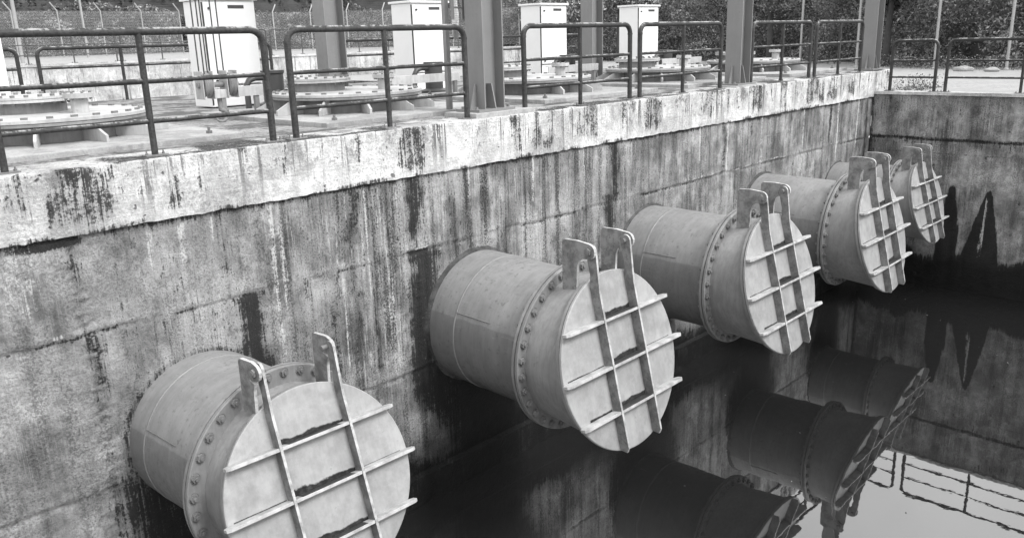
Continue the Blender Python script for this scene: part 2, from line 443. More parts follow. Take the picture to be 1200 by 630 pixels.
def w_dark(u, v):
    d = np.zeros_like(u)
    for i, (x, z0, z1, w, k) in enumerate(DR): d = np.maximum(d, run(u, v, x, z0, z1, w*1.1, k*.88, i+20))
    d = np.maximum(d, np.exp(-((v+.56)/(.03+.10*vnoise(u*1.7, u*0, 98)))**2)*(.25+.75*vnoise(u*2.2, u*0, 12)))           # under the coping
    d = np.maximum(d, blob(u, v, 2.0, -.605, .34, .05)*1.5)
    for z in (-1.44,):
        zz = z + (vnoise(u*1.5, u*0, 5)-.5)*.05+(vnoise(u*14, u*0, 55)-.5)*.02
        d = np.maximum(d, np.exp(-((v-zz)/.026)**2)*(.1+.75*sstep(.4, .7, vnoise(u*2.6, u*0+4, 13)))*(.5+.7*vnoise(u*16, u*0, 96)))
    for j in JOINTS: d = np.maximum(d, np.exp(-((u-j-(vnoise(v*3, v*0+j, 8)-.5)*.08)/.035)**2)*.75*(.15+vnoise(v*4,v*0+j,77)))
    for x, z, s in zip(PX, PZ, PS):                                                            # damp ring where each pipe leaves the wall
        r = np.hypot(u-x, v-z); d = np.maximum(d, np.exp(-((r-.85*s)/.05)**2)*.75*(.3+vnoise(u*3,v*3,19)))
        d = np.maximum(d, sstep(1.45*s, .85*s, np.hypot((u-x)*1.05, (v-z+.35)*.9))*sstep(z+.2, z-.5, v)*.8)  # damp and the pipe's shadow, both painted on the wall below it
        d = np.maximum(d, sstep(1.1*s, .2*s, np.abs(u-x-.1))*sstep(z-.3, z-.9, v)*1.1)  # same wet and painted shadow, carried on down the wall
    d = np.maximum(d, .30*sstep(2.2, 2.5, u)*sstep(4.0, 3.6, u)*(v > -1.42)); d = np.maximum(d, .36*sstep(2.25, 2.5, u)*sstep(4.1, 3.5, u)*(v < -1.46)*sstep(-3.2, -2.2, v))
    d = np.maximum(d, .34*sstep(.42, .6, vnoise(u*.9, v*.5, 92))*sstep(3.6, 4.4, u))
    d = np.maximum(d, .9*np.exp(-((u-5.95)/.32)**2)*sstep(-3.8, -2.4, v)*sstep(-1.5, -2.0, v))
    d = np.maximum(d, sstep(-3.75, -4.2, v + (vnoise(u*1.3, u*0+2, 14)-.5)*.5)*.8)
    return d
def w_pale(u, v):
    d = np.zeros_like(u)
    for i, (x, z0, z1, w, k) in enumerate([(3.12, -.6, -1.1, .05, .8), (2.82, -.62, -1.1, .035, .7), (5.16, -.58, -2.2, .025, .7), (3.42, -.6, -.9, .03, .6), (4.02, -.57, -2.6, .05, .6), (4.12, -.57, -2.0, .03, .7),
        (7.85, -.56, -1.35, .04, .7), (8.9, -.56, -1.3, .05, .5), (12.8, -.56, -1.7, .05, .7), (11.9, -.56, -1.4, .05, .6), (15.7, -.56, -2., .06, .6), (17.3, -.56, -2.1, .06, .7), (6.7, -.56, -1.2, .03, .6), (18.3, -.56, -1.9, .06, .7), (14.0, -.56, -1.9, .06, .6), (4.8, -1.5, -3., .05, .5), (5.45, -1.5, -3.2, .08, .5)]):
        d = np.maximum(d, run(u, v, x, z0, z1, w, k, i+60, .2))
    d = np.maximum(d, np.exp(-((v+1.40+(vnoise(u*2, u*0, 15)-.5)*.08)/.02)**2)*sstep(.5, .7, vnoise(u*2, u*0+7, 16))*.7)
    d = np.maximum(d, blob(u, v, 1.75, -.9, .25, .5)*.5)
    return d
def w_streak(u, v):
    m = sstep(3.0, 4.6, u)*(.5+.5*sstep(-4., -1.0, v))*(.55+.7*vnoise(u*.8, v*.6, 91))*(1-.3*sstep(8, 11, u)); m = np.maximum(m, .22); m = m*(1+.35*sstep(3.8, 4.6, u)*sstep(9, 7, u))
    return m
def w_wet_shade(u, v):
    e = (vnoise(u*1.1, u*0+3, 17)-.5)*.6
    m = sstep(-3.55, -4.15, v+e)
    for x, z, s in zip(PX, PZ, PS): m = np.maximum(m, sstep(1.3*s, .5*s, np.abs(u-x-.05))*sstep(z-.1, z-.9, v+e*.5)*.85)  # wet wall under each pipe, with the pipe's shadow painted in
    return m
wall = grid_wall('basin_wall', M['wall'], np.concatenate([np.arange(-12, 0, .12), np.arange(0, L+.03, .03)]), np.arange(-5.6, -.50, .02),
    lambda u, v, d: (np.minimum(u, L), d, v), w_disp, dict(dark=w_dark, pale=w_pale, streak=w_streak, wet_shade=w_wet_shade))
tag(wall, 'long stained concrete basin wall that the row of outlet pipes comes through', 'wall')

# bright upper lift of the wall, standing a little proud, ragged along its lower edge
CE = 20.05
def coping_obj():
    U = np.concatenate([np.arange(-12, 0, .12), np.arange(0, CE+.02, .04)]); T = np.concatenate([np.linspace(0, 1, 20), np.linspace(1.06, 1.3, 5), np.linspace(1.35, 2, 4)])
    def place(u, t, d):
        zb = -.553 - (vnoise(u*1.7, u*0, 21)-.5)*.008 - (vnoise(u*12, u*0, 22)-.5)*.03 - .006*sstep(3.0, 2.2, u)
        y0 = -.032 + (vnoise(u*5, t*3, 23)-.5)*.008
        z = np.where(t <= 1, zb + t*(-.02-zb), 0)
        y = np.where(t <= 1, y0, y0)
        r = np.clip((t-1)/.3, 0, 1)                                   # worn arris
        z = np.where(t > 1, -.02+.02*np.sin(r*PI/2), z)
        y = np.where(t > 1, y0+.02*(1-np.cos(r*PI/2))+np.clip(t-1.3, 0, 1)*.75, y)
        z = z + np.where(t > .8, (vnoise(u*4, t*2, 24)-.5)*.014, 0)*np.where(t > 1.9, 0, 1)
        return (np.minimum(u, CE), y, z)
    def dk(u, t):
        v = -.552+t*.53
        d = sstep(.52, .64, vnoise(u*1.9, t*.35, 25))*sstep(.1, .5, t+.35*vnoise(u*5, u*0, 26))*.62
        d = np.maximum(d, sstep(.55, .66, vnoise(u*5, t*.5+3, 27))*.5*sstep(.1, .6, t))
        d = np.maximum(d, sstep(.16, .0, t)*sstep(.45, .62, vnoise(u*3, u*0, 99))*.7)
        d = np.maximum(d, np.exp(-((u-2.62)/.012)**2)*.9)
        d = np.maximum(d, np.exp(-((u-7.95)/.02)**2)*.5)
        d = np.maximum(d, sstep(16.8, 19, u)*.3)
        d = np.where(t > 1.2, .8*sstep(.38, .60, vnoise(u*1.8, t*2, 28)), d)
        return d
    o = grid_wall('coping', M['coping'], U, T, place, lambda u, v: u*0, dict(dark=dk, pale=lambda u, t: u*0, streak=lambda u, t: sstep(.0, .7, t)+.35*sstep(4, 9, u), wet_shade=lambda u, t: u*0), wall)
    # underside and far end
    return o
coping_obj()
ms = MB(); ms.box(-12, CE, -.030, .3, -.545, -.53); ms.box(CE-.01, CE, -.03, .4, -1.2, -.01)
ms.box(L, CE, -.02, .3, -1.2, -.50)
ms.build('coping_underside', M['coping'], wall)
tag(wall.children[0], 'pale upper band of the wall with dark mould drips')

# deck (structure): one sheet with joints, from the coping back to the rear edge
def deck_obj():
    U = np.arange(-12, CE+.02, .12); V = np.arange(.49, 9.8, .12)
    o = grid_wall('deck', M['deck'], U, V, lambda u, v, d: (np.minimum(u, CE), v, d), lambda u, v: (vnoise(u*1.3, v*1.3, 31)-.5)*.012-.002, {})
    tag(o, kind='structure'); return o
deck_obj()
b = MB(); b.box(-12, CE, 9.65, 9.75, -5, -.01); b.box(CE-.03, CE-.005, .3, 9.7, -1.5, -.012)
tag(b.build('deck_edge', M['deck']), kind='structure')

# ------------------------------------------------------------------ back wall
def bk_dark(y, z):
    d = np.maximum(0, 1.5*sstep(.05, -.06, np.abs(y+2.57+.03*(z+2.39)+(vnoise(z*5, y*0, 48)-.5)*.06)-.03-np.clip((-2.38-z), 0, 9)**.95*.225)*sstep(-2.34, -2.5, z))
    d *= 1.0
    e = 1.3*sstep(.10, -.04, np.abs(y+1.85)-.02-np.clip((-2.36-z), 0, 1)*.16)*sstep(-2.32, -2.45, z)
    d = np.maximum(d, e)
    d = np.maximum(d, sstep(-3.75, -4.05, z+(vnoise(y*2, y*0, 41)-.5)*.5)*.9)
    d = np.maximum(d, np.exp(-((z+1.42+(vnoise(y*1.5, y*0, 42)-.5)*.05)/.05)**2)*.8)
    d = np.maximum(d, sstep(-1.3,-1.42,z)*sstep(-1.75,-1.5,z)*.42)
    d = np.maximum(d, np.exp(-((z+1.72)/.02)**2)*.5)
    d = np.maximum(d, sstep(.42, .62, vnoise(y*1.3, z*.9, 43))*.42*sstep(-1.5, -.6, z))
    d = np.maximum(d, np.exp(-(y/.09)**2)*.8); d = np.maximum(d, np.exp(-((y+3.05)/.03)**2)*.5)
    d = np.maximum(d, blob(y, z, -.35, -1.9, .6, .7)*.45)
    return d
def bk_pale(y, z):
    x = y+2.55+.03*(z+2.39)+(vnoise(z*6,z*0,47)-.5)*.05
    d = np.exp(-(x/(.022+.016*np.clip(-2.4-z,0,9)))**2)*sstep(-2.45, -2.7, z)*.75*sstep(-4.2, -3.4, z)
    d = np.maximum(d, np.exp(-((z+1.62)/.04)**2)*.3*vnoise(y*2, z, 44))
    return d
back = grid_wall('end_wall', M['back'], np.arange(-15, .05, .045), np.arange(-5.6, ZB+.01, .035),
    lambda u, v, d: (L-d, np.minimum(u, 0), np.minimum(v, ZB)), lambda u, v: (vnoise(u*5, v*5, 45)-.5)*.012 - np.exp(-((v+1.44)/.02)**2)*.02,
    dict(dark=lambda u, v: bk_dark(u, v)-2*0, pale=bk_pale, streak=lambda u, v: .2+.5*sstep(.45,.65,vnoise(u*1.1,v*.7,49)), wet_shade=lambda u, v: sstep(-3.85, -4.15, v+(vnoise(u*2, u*0, 41)-.5)*.5)))
tag(back, 'dark concrete end wall of the basin with a black leak fan below a pale run', 'wall')
b = MB(); b.box(L-.03, L+.30, -15, -.035, ZB-.05, ZB+.012); b.build('wall_cap', M['far'], back)

# near side of the basin (behind the camera) keeps the light out of the basin as the real one does
nw = MB(); nw.box(-12, L, -9.2, -8.9, -6, ZB); nw.box(-12.3, -12, -9.2, 0, -6, ZB)
tag(nw.build('near_wall', M['back']), 'concrete basin wall on the near side opposite the pipes', 'wall')

# ------------------------------------------------------------------ grounds, water
b = MB(); b.add([(-12, -9, WATER), (L, -9, WATER), (L, .2, WATER), (-12, .2, WATER)], [(0,1,2,3)])
tag(b.build('water', M['water']), kind='structure')
b = MB(); b.add([(-12, -9, -5.9), (L+.2, -9, -5.9), (L+.2, .2, -5.9), (-12, .2, -5.9)], [(0,1,2,3)])
tag(b.build('basin_floor', M['basin']), kind='structure')
b = MB(); b.add([(L+.2, -60, ZB), (400, -60, ZB), (400, 24.8, ZB), (L+.2, 24.8, ZB)], [(0,1,2,3)])
b.add([(-400, -400, ZB-.02), (400, -400, ZB-.02), (400, -60, ZB-.02), (-400, -60, ZB-.02)], [(0,1,2,3)])
b.add([(-400, -60, ZB-.01), (L+.2, -60, ZB-.01), (L+.2, -9.2, ZB-.01), (-400, -9.2, ZB-.01)], [(0,1,2,3)])
b.build('gravel_ground', M['ground']); tag(bpy.data.objects['gravel_ground'], kind='structure')
b = MB(); b.add([(-400, 25.3, .45), (36, 25.3, .45), (36, 37, .72), (-400, 37, .72)], [(0,1,2,3)])
b.add([(-400, 37, .72), (36, 37, .72), (36, 60, 1), (-400, 60, 1)], [(0,1,2,3)])
tag(b.build('upper_ground', M['ground']), kind='structure')
b = MB(); b.add([(-60, 9.7, -4.2), (60, 9.7, -4.2), (60, 25, -4.2), (-60, 25, -4.2)], [(0,1,2,3)])
tag(b.build('rear_channel_water', M['water']), kind='structure')

# far wall of the rear channel
fw = grid_wall('channel_wall', M['far'], np.arange(-12, 36, .12), np.arange(-4.4, .52, .08), lambda u, v, d: (u, 25+d, np.minimum(v, .5)),
    lambda u, v: (vnoise(u*3, v*3, 50)-.5)*.02, dict(dark=lambda u, v: np.maximum(np.exp(-((v-.02)/.03)**2)*.6, .5*sstep(.5, .65, vnoise(u*1.1, v*.3, 51))), pale=lambda u, v: u*0, streak=lambda u, v: .9+0*u, wet_shade=lambda u, v: u*0))
tag(fw, 'pale streaked concrete wall across the channel behind the deck', 'wall')
b = MB(); b.box(-12, 36, 24.94, 25.35, .5, .56); b.build('wall_cap', M['far'], fw)

# ------------------------------------------------------------------ railings
RT, RB, RM = .034, .022, .029
def railing(x0, mids, x1, y, z, label, group, along='x', fixed=None, mat=None, k=1., H=1.1, ends=(True, True)):
    """pipe railing panel: bent top rail with its two end posts, mid posts, two bars, foot plates"""
    mat = mat or M['rail']
    P = (lambda s, h, o=0: (s-x0, o, h)) if along == 'x' else (lambda s, h, o=0: (o, s-x0, h))
    loc = (x0, y, z) if along == 'x' else (y, x0, z)
    r = thing('railing', loc, label, 'railing', group)
    sg = 1 if x1 > x0 else -1; R = .13; top = H-RT*k
    pts = [P(x0, .0)]
    pts += [P(x0+sg*(R-R*math.cos(a)), top-R+R*math.sin(a)) for a in np.linspace(0, PI/2, 7)]
    pts += [P(x1-sg*(R-R*math.cos(a)), top-R+R*math.sin(a)) for a in np.linspace(PI/2, 0, 7)]
    pts += [P(x1, .0)]
    m = MB(); m.tube(pts, RT*k, 14)
    for px in (x0, x1): m.lathe([(RT*k+.004, top-R-.012), (RT*k+.004, top-R+.012)], 12, TR(*P(px, 0)))
    m.build('top_rail', mat, r)
    for mx in mids:
        MB().tube([P(mx, 0), P(mx, top)], RM*k, 12).build('post', mat, r)
    for h in (.650, .302):
        MB().tube([P(x0, h), P(x1, h)], RB*k, 10).build('middle_rail', mat, r)
    for px in [x0, x1]+list(mids):
        m = MB(); w = .10
        if along == 'x': m.box(px-x0-w, px-x0+w, -.055, .055, .001, .013)
        else: m.box(-.055, .055, px-x0-w, px-x0+w, .001, .013)
        for s in (-.075, .075):
            p = P(px+s, .013); m.hexa(.014, .014, TR(*p)); m.tube([p, (p[0], p[1], .045)], .007, 6)
        m.build('foot_plate', M['bolt'] if mat is M['rail'] else mat, r)
    return r
GF = 'railing panels along the front edge of the deck'
YR = .12
railing(-.6, [.62, 1.84, 3.04], 4.22, YR, 0, 'long rusty pipe railing panel at the left edge, nearest the camera, with the widest span', GF)
railing(4.48, [5.67], 6.84, YR, 0, 'railing panel ending just left of the nearest front steel column', GF)
railing(7.86, [8.98], 10.12, YR, 0, 'railing panel just right of the plinth of the first front steel column', GF)
railing(10.37, [11.53], 12.67, YR, 0, 'railing panel ending against the left side of the middle front steel column', GF)
railing(13.72, [14.86], 16.02, YR, 0, 'railing panel just right of the middle front steel column', GF)
railing(16.27, [17.37], 18.5, YR, 0, 'farthest front railing panel, ending at the steel column by the corner', GF)
GB = 'railing panels on the end wall'
railing(-.31, [], -1.23, L+.12, ZB+.012, 'short narrow railing panel on the end wall next to the corner column', GB, 'y')
railing(-1.45, [-2.86], -4.27, L+.12, ZB+.012, 'wide railing panel on the end wall at the right edge of the photo', GB, 'y')
GI = 'black railings along the rear edge of the deck'
YI = 9.25
for x0, mids, x1, lab in ((1.9, [3.2], 4.62, 'black rear railing panel beside the white cabinet at the far left edge'),
        (4.95, [6.40, 7.95], 9.55, 'black rear railing panel seen behind the hoist hook block, left of the grey rear column'),
        (11.40, [13.0, 14.6], 16.1, 'black rear railing panel behind the second white cabinet, right of the grey rear column'),
        (16.45, [18.0], 20.0, 'black rear railing panel whose end curves down right of the third white cabinet')):
    railing(x0, mids, x1, YI, 0, lab, GI, H=1.03)
GX = 'thin railings on the wall across the channel'
for i, x0 in enumerate((-6, .2, 6.4, 12.6, 18.8, 25.)):
    lab = ['leftmost', 'second', 'third', 'fourth', 'fifth', 'rightmost'][i]
    railing(x0, [x0+1.5, x0+3., x0+4.5], x0+6, 25.15, .56, 'thin pale railing on the far channel wall, %s panel of its row' % lab, GX, mat=M['railfar'], k=.8)

# ------------------------------------------------------------------ steel columns
def column(x, y, z, h, label, group, base=True, D=.35, B=.30):
    r = thing('steel_column', (x, y, z), label, 'column', group)
    t = .018
    # H section: flanges face +-x, web between them
    m = MB(); m.box(-D/2, -D/2+t, -B/2, B/2, .03, h); m.box(D/2-t, D/2, -B/2, B/2, .03, h); m.box(-D/2+t, D/2-t, -.007, .007, .03, h)
    m.build('shaft', M['column'], r)
    m = MB(); m.box(-D/2-.14, D/2+.14, -B/2-.045, B/2+.08, .0, .03)
    bp = m.build('base_plate', M['column'], r)
    for sx in (-1, 1):
        for sy in (-.105, .14):
            MB().hexa(.022, .03, TR(sx*(D/2+.1), sy, .03)).build('bolt', M['bolt'], bp)
    for sx in (-1, 1):
        MB().prism([(sx*D/2, .03), (sx*(D/2+.11), .03), (sx*(D/2+.02), .33), (sx*D/2, .33)], 'y', -.008, .008).build('gusset', M['column'], r)
    MB().prism([(-.009, .03), (-B/2-.02, .03), (-B/2+.05, .33), (-.009, .33)], 'x', -.008, .008).build('gusset', M['column'], r)
    return r
GC = 'steel columns of the crane frame'
HC = 8.0
column(7.29, .24, .062, HC, 'tall grey steel column on a concrete plinth at the deck edge, tallest and widest in the photo, nearest', GC)
column(13.50, .26, .02, HC, 'grey steel column at the deck edge, middle one of the front row', GC)
column(19.45, .27, .01, HC, 'grey steel column at the far corner of the deck where the end wall begins', GC)
column(7.42, 3.75, .02, HC, 'grey steel column of the rear row behind the second bolted cover', GC)
column(13.75, 3.75, .02, HC, 'grey steel column of the rear row partly hidden by the third white cabinet', GC)
b = MB(); b.box(6.86, 7.9, -.02, .56, -.02, .06); pl = b.build('column_plinth', M['plate'], None, .008)
tag(pl, 'low concrete plinth under the nearest front steel column', 'plinth')
b = MB(); b.box(13.0, 14.1, -.01, .56, -.02, .02); tag(b.build('column_plinth', M['plate'], None, .004), 'thin concrete pad under the middle front steel column', 'plinth')
for y in (.25, 3.75):
    b = MB(); b.box(-6, 20.3, y-.14, y+.14, HC+.06, HC+.08); b.box(-6, 20.3, y-.14, y+.14, HC+.50, HC+.52); b.box(-6, 20.3, y-.008, y+.008, HC+.08, HC+.50)
    tag(b.build('crane_beam', M['column']), 'grey steel crane runway beam on top of the %s column row' % ('front' if y < 1 else 'rear'), 'beam', 'crane runway beams')

# ------------------------------------------------------------------ outlet pipes
N = 32
def make_pipe(yaw=0., th=.251, w=.30, fr=.988):
    r = thing('outlet_pipe', (0, 0, 0), 'x', 'pipe', 'outlet pipes with hinged flaps')
    F = TR(0, 0, 0, PI/2)                       # lathe axis z -> -y
    lat = lambda prof, n=96: MB().lathe(prof, n, F)
    # barrel (its profile height is the distance out of the wall)
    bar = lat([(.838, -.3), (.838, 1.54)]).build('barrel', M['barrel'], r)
    lat([(.838, .425), (.8435, .43), (.8435, .445), (.838, .45)]).build('weld_seam', M['spool'], bar)
    an = math.radians(205)
    for a0, y0, y1 in ((math.radians(203), .45, 1.0), (math.radians(338), .02, .43)):
        p = (math.cos(a0)*.84, 0, -math.sin(a0)*.84)
        MB().tube([(p[0], -y0, p[2]), (p[0], -y1, p[2])], .006, 6).build('weld_seam', M['bolt'], bar)
    vs_ = []; nn = 180; aa = np.arange(nn)*2*PI/nn; qn = (vnoise(np.cos(aa)*4+9, np.sin(aa)*4+9, 95, 5, .8)-.5)*3.2
    for k in range(nn):
        a_ = 2*PI*k/nn; q = float(qn[k])
        for rr, hh in ((.838, .022+.008*q), (.850+.006*q, .018+.008*q), (.868+.014*q, .002), (.885+.015*q, -.02)): vs_.append((rr*math.cos(a_), -hh, rr*math.sin(a_)))
    MB().add(vs_, [(k*4+j, k*4+j+1, ((k+1) % nn)*4+j+1, ((k+1) % nn)*4+j) for k in range(nn) for j in range(3)], True).build('mortar_ring', M['mortar'], bar)
    rf = lat([(.84, 1.515), (fr-.007, 1.515), (fr, 1.522), (fr, 1.555), (.84, 1.555)]).build('rear_flange', M['flange'], r)
    lat([(.85, 1.553), (fr-.03, 1.553), (fr-.03, 1.571), (.85, 1.571)]).build('gasket', M['rubber'], r)
    ff = lat([(.84, 1.571), (fr, 1.571), (fr, 1.602), (fr-.007, 1.609), (.84, 1.609)]).build('front_flange', M['flange'], r)
    b0 = MB(); b0.hexa(.041, .030, TR(0, .001, 0, PI/2)); b0.lathe([(.05, 0), (.05, .006)], 16, TR(0, .001, 0, PI/2)); b0.tube([(0, .138, 0), (0, -.046, 0)], .019, 8)
    b0.hexa(.036, .026, TR(0, .120, 0, PI/2))
    proto = b0.build('bolt', M['bolt'], ff)
    for k in range(N):
        a = 2*PI*(k+.5)/N
        o = proto if k == 0 else inst(proto, ff)
        o.location = ((fr-.06)*math.cos(a), -1.609, (fr-.06)*math.sin(a)); o.rotation_euler = (0, random.uniform(0, 1), 0)
    # spool: from the flange to the slanted seat
    yc = 2.215; py = -(yc+.006)+1.255*math.sin(th)-.14*math.cos(th); pz = 1.255*math.cos(th)+.14*math.sin(th)
    def ring(rad, y, tilt): return [(rad*math.cos(2*PI*k/96), -y-math.sin(tilt)*-rad*math.sin(2*PI*k/96)*1, rad*math.sin(2*PI*k/96)*math.cos(tilt)) for k in range(96)]
    rings = [ring(.858, 1.60, 0), ring(.858, 1.63, 0), ring(.845, 1.65, 0), ring(.92, yc-.06, th), ring(.92, yc-.045, th)]
    if yaw:
        def turn(rg):
            R_ = Matrix.Rotation(yaw, 3, 'Z'); c = Vector((0, -(yc-.05), 0)); return [tuple(c+R_ @ (Vector(q)-c)) for q in rg]
        rings[3:] = [turn(q) for q in rings[3:]]
    vs = sum(rings, []); fs = [(i*96+k, i*96+(k+1) % 96, (i+1)*96+(k+1) % 96, (i+1)*96+k) for i in range(len(rings)-1) for k in range(96)]
    MB().add(vs, fs, True).build('spool', M['spool'], r)
    s0 = MB().lathe([(.86, .0), (.962, .0), (.967, .005), (.967, .043), (.86, .043)], 96, F).build('seat_ring', M['flange'], r)
    s0.location = (0, -(yc-.05), 0); s0.rotation_euler = (-th, 0, 0)
    g0 = MB().lathe([(.86, -.002), (.95, -.002), (.95, .010), (.86, .010)], 96, F).build('gasket', M['rubber'], r)
    g0.location = (0, -(yc-.007), 0); g0.rotation_euler = (-th, 0, yaw)
    s0.rotation_euler = (-th, 0, yaw)
    # brackets for the hinge
    for sx in (-1, 1):
        x = sx*(w+.038)
        arc = lambda cy, cz, rr, a0, a1, n=6: [(cy+rr*math.cos(a), cz+rr*math.sin(a)) for a in np.linspace(a0, a1, n)]
        tz = pz+.095
        if py < -1.9: poly = [(-1.70, .78), (-1.69, tz-.03), (-1.72, tz-.005), (-1.90, tz+.003)] + arc(py, pz, .085, PI*.55, PI*1.5, 8) + [(py+.08, pz-.085), (-1.925, pz-.115), (-1.90, pz-.18), (-1.895, .79)]
        else: poly = [(-1.66, .72), (-1.65, tz-.01), (-1.69, tz+.02), (py-.05, tz), (py-.09, tz-.05), (py-.095, pz-.11), (py-.07, pz-.125), (py+.0, pz-.12), (py+.03, pz-.06), (py+.07, pz-.06), (py+.08, pz-.16), (-1.79, .72)]
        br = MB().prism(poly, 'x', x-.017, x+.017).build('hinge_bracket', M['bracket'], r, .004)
        pn = MB().tube([(sx*(w-.055), py, pz), (sx*(w+.085), py, pz)], .026, 14)
        pn.hexa(.042, .022, TR(sx*(w+.057), py, pz, 0, sx*PI/2)); pn.build('hinge_pin', M['bolt'], br)
    # the flap, in its own frame: x across, z up the slope, -y outwards
    fl = MB().lathe([(0, 0.0), (.975, 0.0), (.984, .006), (.984, .032), (.976, .038), (0, .038)], 96, TR(0, 0, 0, PI/2)).build('flap', M['flap'] if w < .32 else M['flapwide'], r)
    fl.location = (0, -yc-.006, 0); fl.rotation_euler = (-th, 0, yaw)
    o0 = .038
    for sx in (-1, 1):
        zp, op = 1.255, .14
        arc = [(-op-.066*math.cos(a), zp+.066*math.sin(a)) for a in np.linspace(0, PI, 9)]
        poly = [(-o0, -.925), (-o0-.085, -.95), (-.155, -.90), (-.155, .80)] + arc + [(-op+.064, 1.02), (-o0, .86)]
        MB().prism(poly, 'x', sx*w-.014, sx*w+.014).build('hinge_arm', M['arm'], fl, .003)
    for v, hl in ((.5, .90), (0., 1.03), (-.5, .90)):
        for xa, xb in ((-hl, -w-.0155), (-w+.0155, w-.0155), (w+.0155, hl)):
            m = MB(); e = .112
            xi = [(xa, -o0), (xb, -o0), (xb, -o0-e), (xa, -o0-e)]
            if xa == -hl: xi = [(xa, -o0-.03), (xa+.05, -o0), (xb, -o0), (xb, -o0-e), (xa+.04, -o0-e), (xa, -o0-.085)]
            if xb == hl: xi = [(xa, -o0), (xb-.05, -o0), (xb, -o0-.03), (xb, -o0-.085), (xb-.04, -o0-e), (xa, -o0-e)]
            m.prism(xi, 'z', v-.016, v+.016)
            m.build('stiffener', M['rib'], fl, .003)
    return r
pipe0 = make_pipe(-.10, .345, .375, 1.035); pipe = make_pipe()
PL = ['nearest and largest outlet pipe, its round flap cut off by the lower photo edge',
      'second outlet pipe from the left, below the nearest steel column',
      'third outlet pipe from the left, its hinge overlapping the barrel of the fourth',
      'fourth outlet pipe from the left, its hinge overlapping the smaller corner pipe',
      'smallest and farthest outlet pipe, beside the end wall in the corner of the basin']
ROT = [(.03, 0, .085), (.018, 0, .008), (.005, 0, .008), (.012, 0, .02), (-.02, 0, 0)]
for i in range(5):
    o = pipe0 if i == 0 else (pipe if i == 1 else copy_tree(pipe))
    o.location = (PX[i], .2 if i == 0 else 0, PZ[i]); o.rotation_euler = ROT[i]; o.scale = (PS[i],)*3
    o['label'] = PL[i]

# ------------------------------------------------------------------ bolted pump covers on the deck
def make_cover(nx=-.22, ny=.34, zx=.38, zy=-.36):
    r = thing('pump_cover', (0, 0, 0), 'x', 'pump cover', 'bolted pump covers on the deck')
    b = MB(); b.box(-1.42, 1.42, -1.62, 1.5, -.01, .055); pl = b.build('base_slab', M['plate'], r, .01)
    for x, y in ((-1.15, -1.38), (1.15, -1.38), (-1.15, 1.25), (1.15, 1.25)):
        m = MB(); m.hexa(.035, .03, TR(x, y, .055)); m.tube([(x, y, .08), (x, y, .12)], .015, 8); m.build('anchor_bolt', M['bolt'], pl)
    MB().lathe([(.80, .05), (.80, .235)], 64).build('ring_wall', M['coverdark'], r)
    for k in range(12):
        a = 2*PI*(k+.3)/12
        MB().prism([(.795, .056), (1.22, .056), (1.22, .12), (.98, .232), (.795, .232)], 'y', -.014, .014, Matrix.Rotation(a, 4, 'Z')).build('gusset', M['cover'], r)
    MB().lathe([(.78, .235), (1.03, .235), (1.03, .262)], 72).build('ring_flange', M['coverdark'], r)
    cd = MB().lathe([(1.03, .266), (1.035, .270), (1.035, .300), (1.028, .305), (0, .305)], 72).build('cover_disc', M['cover'], r)
    pb = MB().box(-.03, .03, -.018, .018, 0, .022).build('bolt', M['bolt'], cd)
    for k in range(28):
        a = 2*PI*k/28; o = pb if k == 0 else inst(pb, cd)
        o.location = (.965*math.cos(a), .965*math.sin(a), .304); o.rotation_euler = (0, 0, a+PI/2)
    MB().lathe([(.36, .30), (.36, .44)], 48, TR(nx, ny, 0)).build('neck', M['coverdark'], r)
    fl = MB().lathe([(.36, .42), (.45, .42), (.45, .445), (.44, .447), (.44, .452), (.45, .454), (.45, .478), (0, .478)], 56, TR(nx, ny, 0)).build('blind_flange', M['cover'], r)
    fb = MB().hexa(.024, .024, TR(0, 0, .478)).hexa(.022, .02, TR(0, 0, .398)).tube([(0,0,.39),(0,0,.5)], .01, 6).build('bolt', M['bolt'], fl)
    for k in range(20):
        a = 2*PI*k/20; o = fb if k == 0 else inst(fb, fl)
        o.location = (nx+.405*math.cos(a), ny+.405*math.sin(a), 0)
    m = MB(); m.lathe([(.085, .30), (.085, .455), (.15, .455), (.15, .478), (.15, .482), (.15, .505), (0, .505)], 28, TR(zx, zy, 0)); nz = m.build('nozzle', M['cover'], r)
    nb = MB().hexa(.014, .016, TR(0, 0, .505)).hexa(.014, .016, TR(0, 0, .44)).tube([(0,0,.435),(0,0,.52)], .006, 6).build('bolt', M['bolt'], nz)
    for k in range(8):
        a = 2*PI*k/8; o = nb if k == 0 else inst(nb, nz)
        o.location = (zx+.125*math.cos(a), zy+.125*math.sin(a), 0)
    return r
cover0 = make_cover(-.02, .30, .26, -.38); cover = make_cover()
CLB = ['bolted round steel cover nearest the camera, at the left edge behind the long railing panel',
       'bolted round steel cover between the hook block and the nearest column',
       'bolted round steel cover just right of the nearest front column',
       'bolted round steel cover left of the middle front steel column',
       'farthest bolted round steel cover, seen low right of the middle front column']
CX = [2.85, 6.70, 10.40, 14.15, 18.0]
for i, x in enumerate(CX):
    o = cover0 if i == 0 else (cover if i == 1 else copy_tree(cover))
    o.location = (x, 2.4, 0); o['label'] = CLB[i]
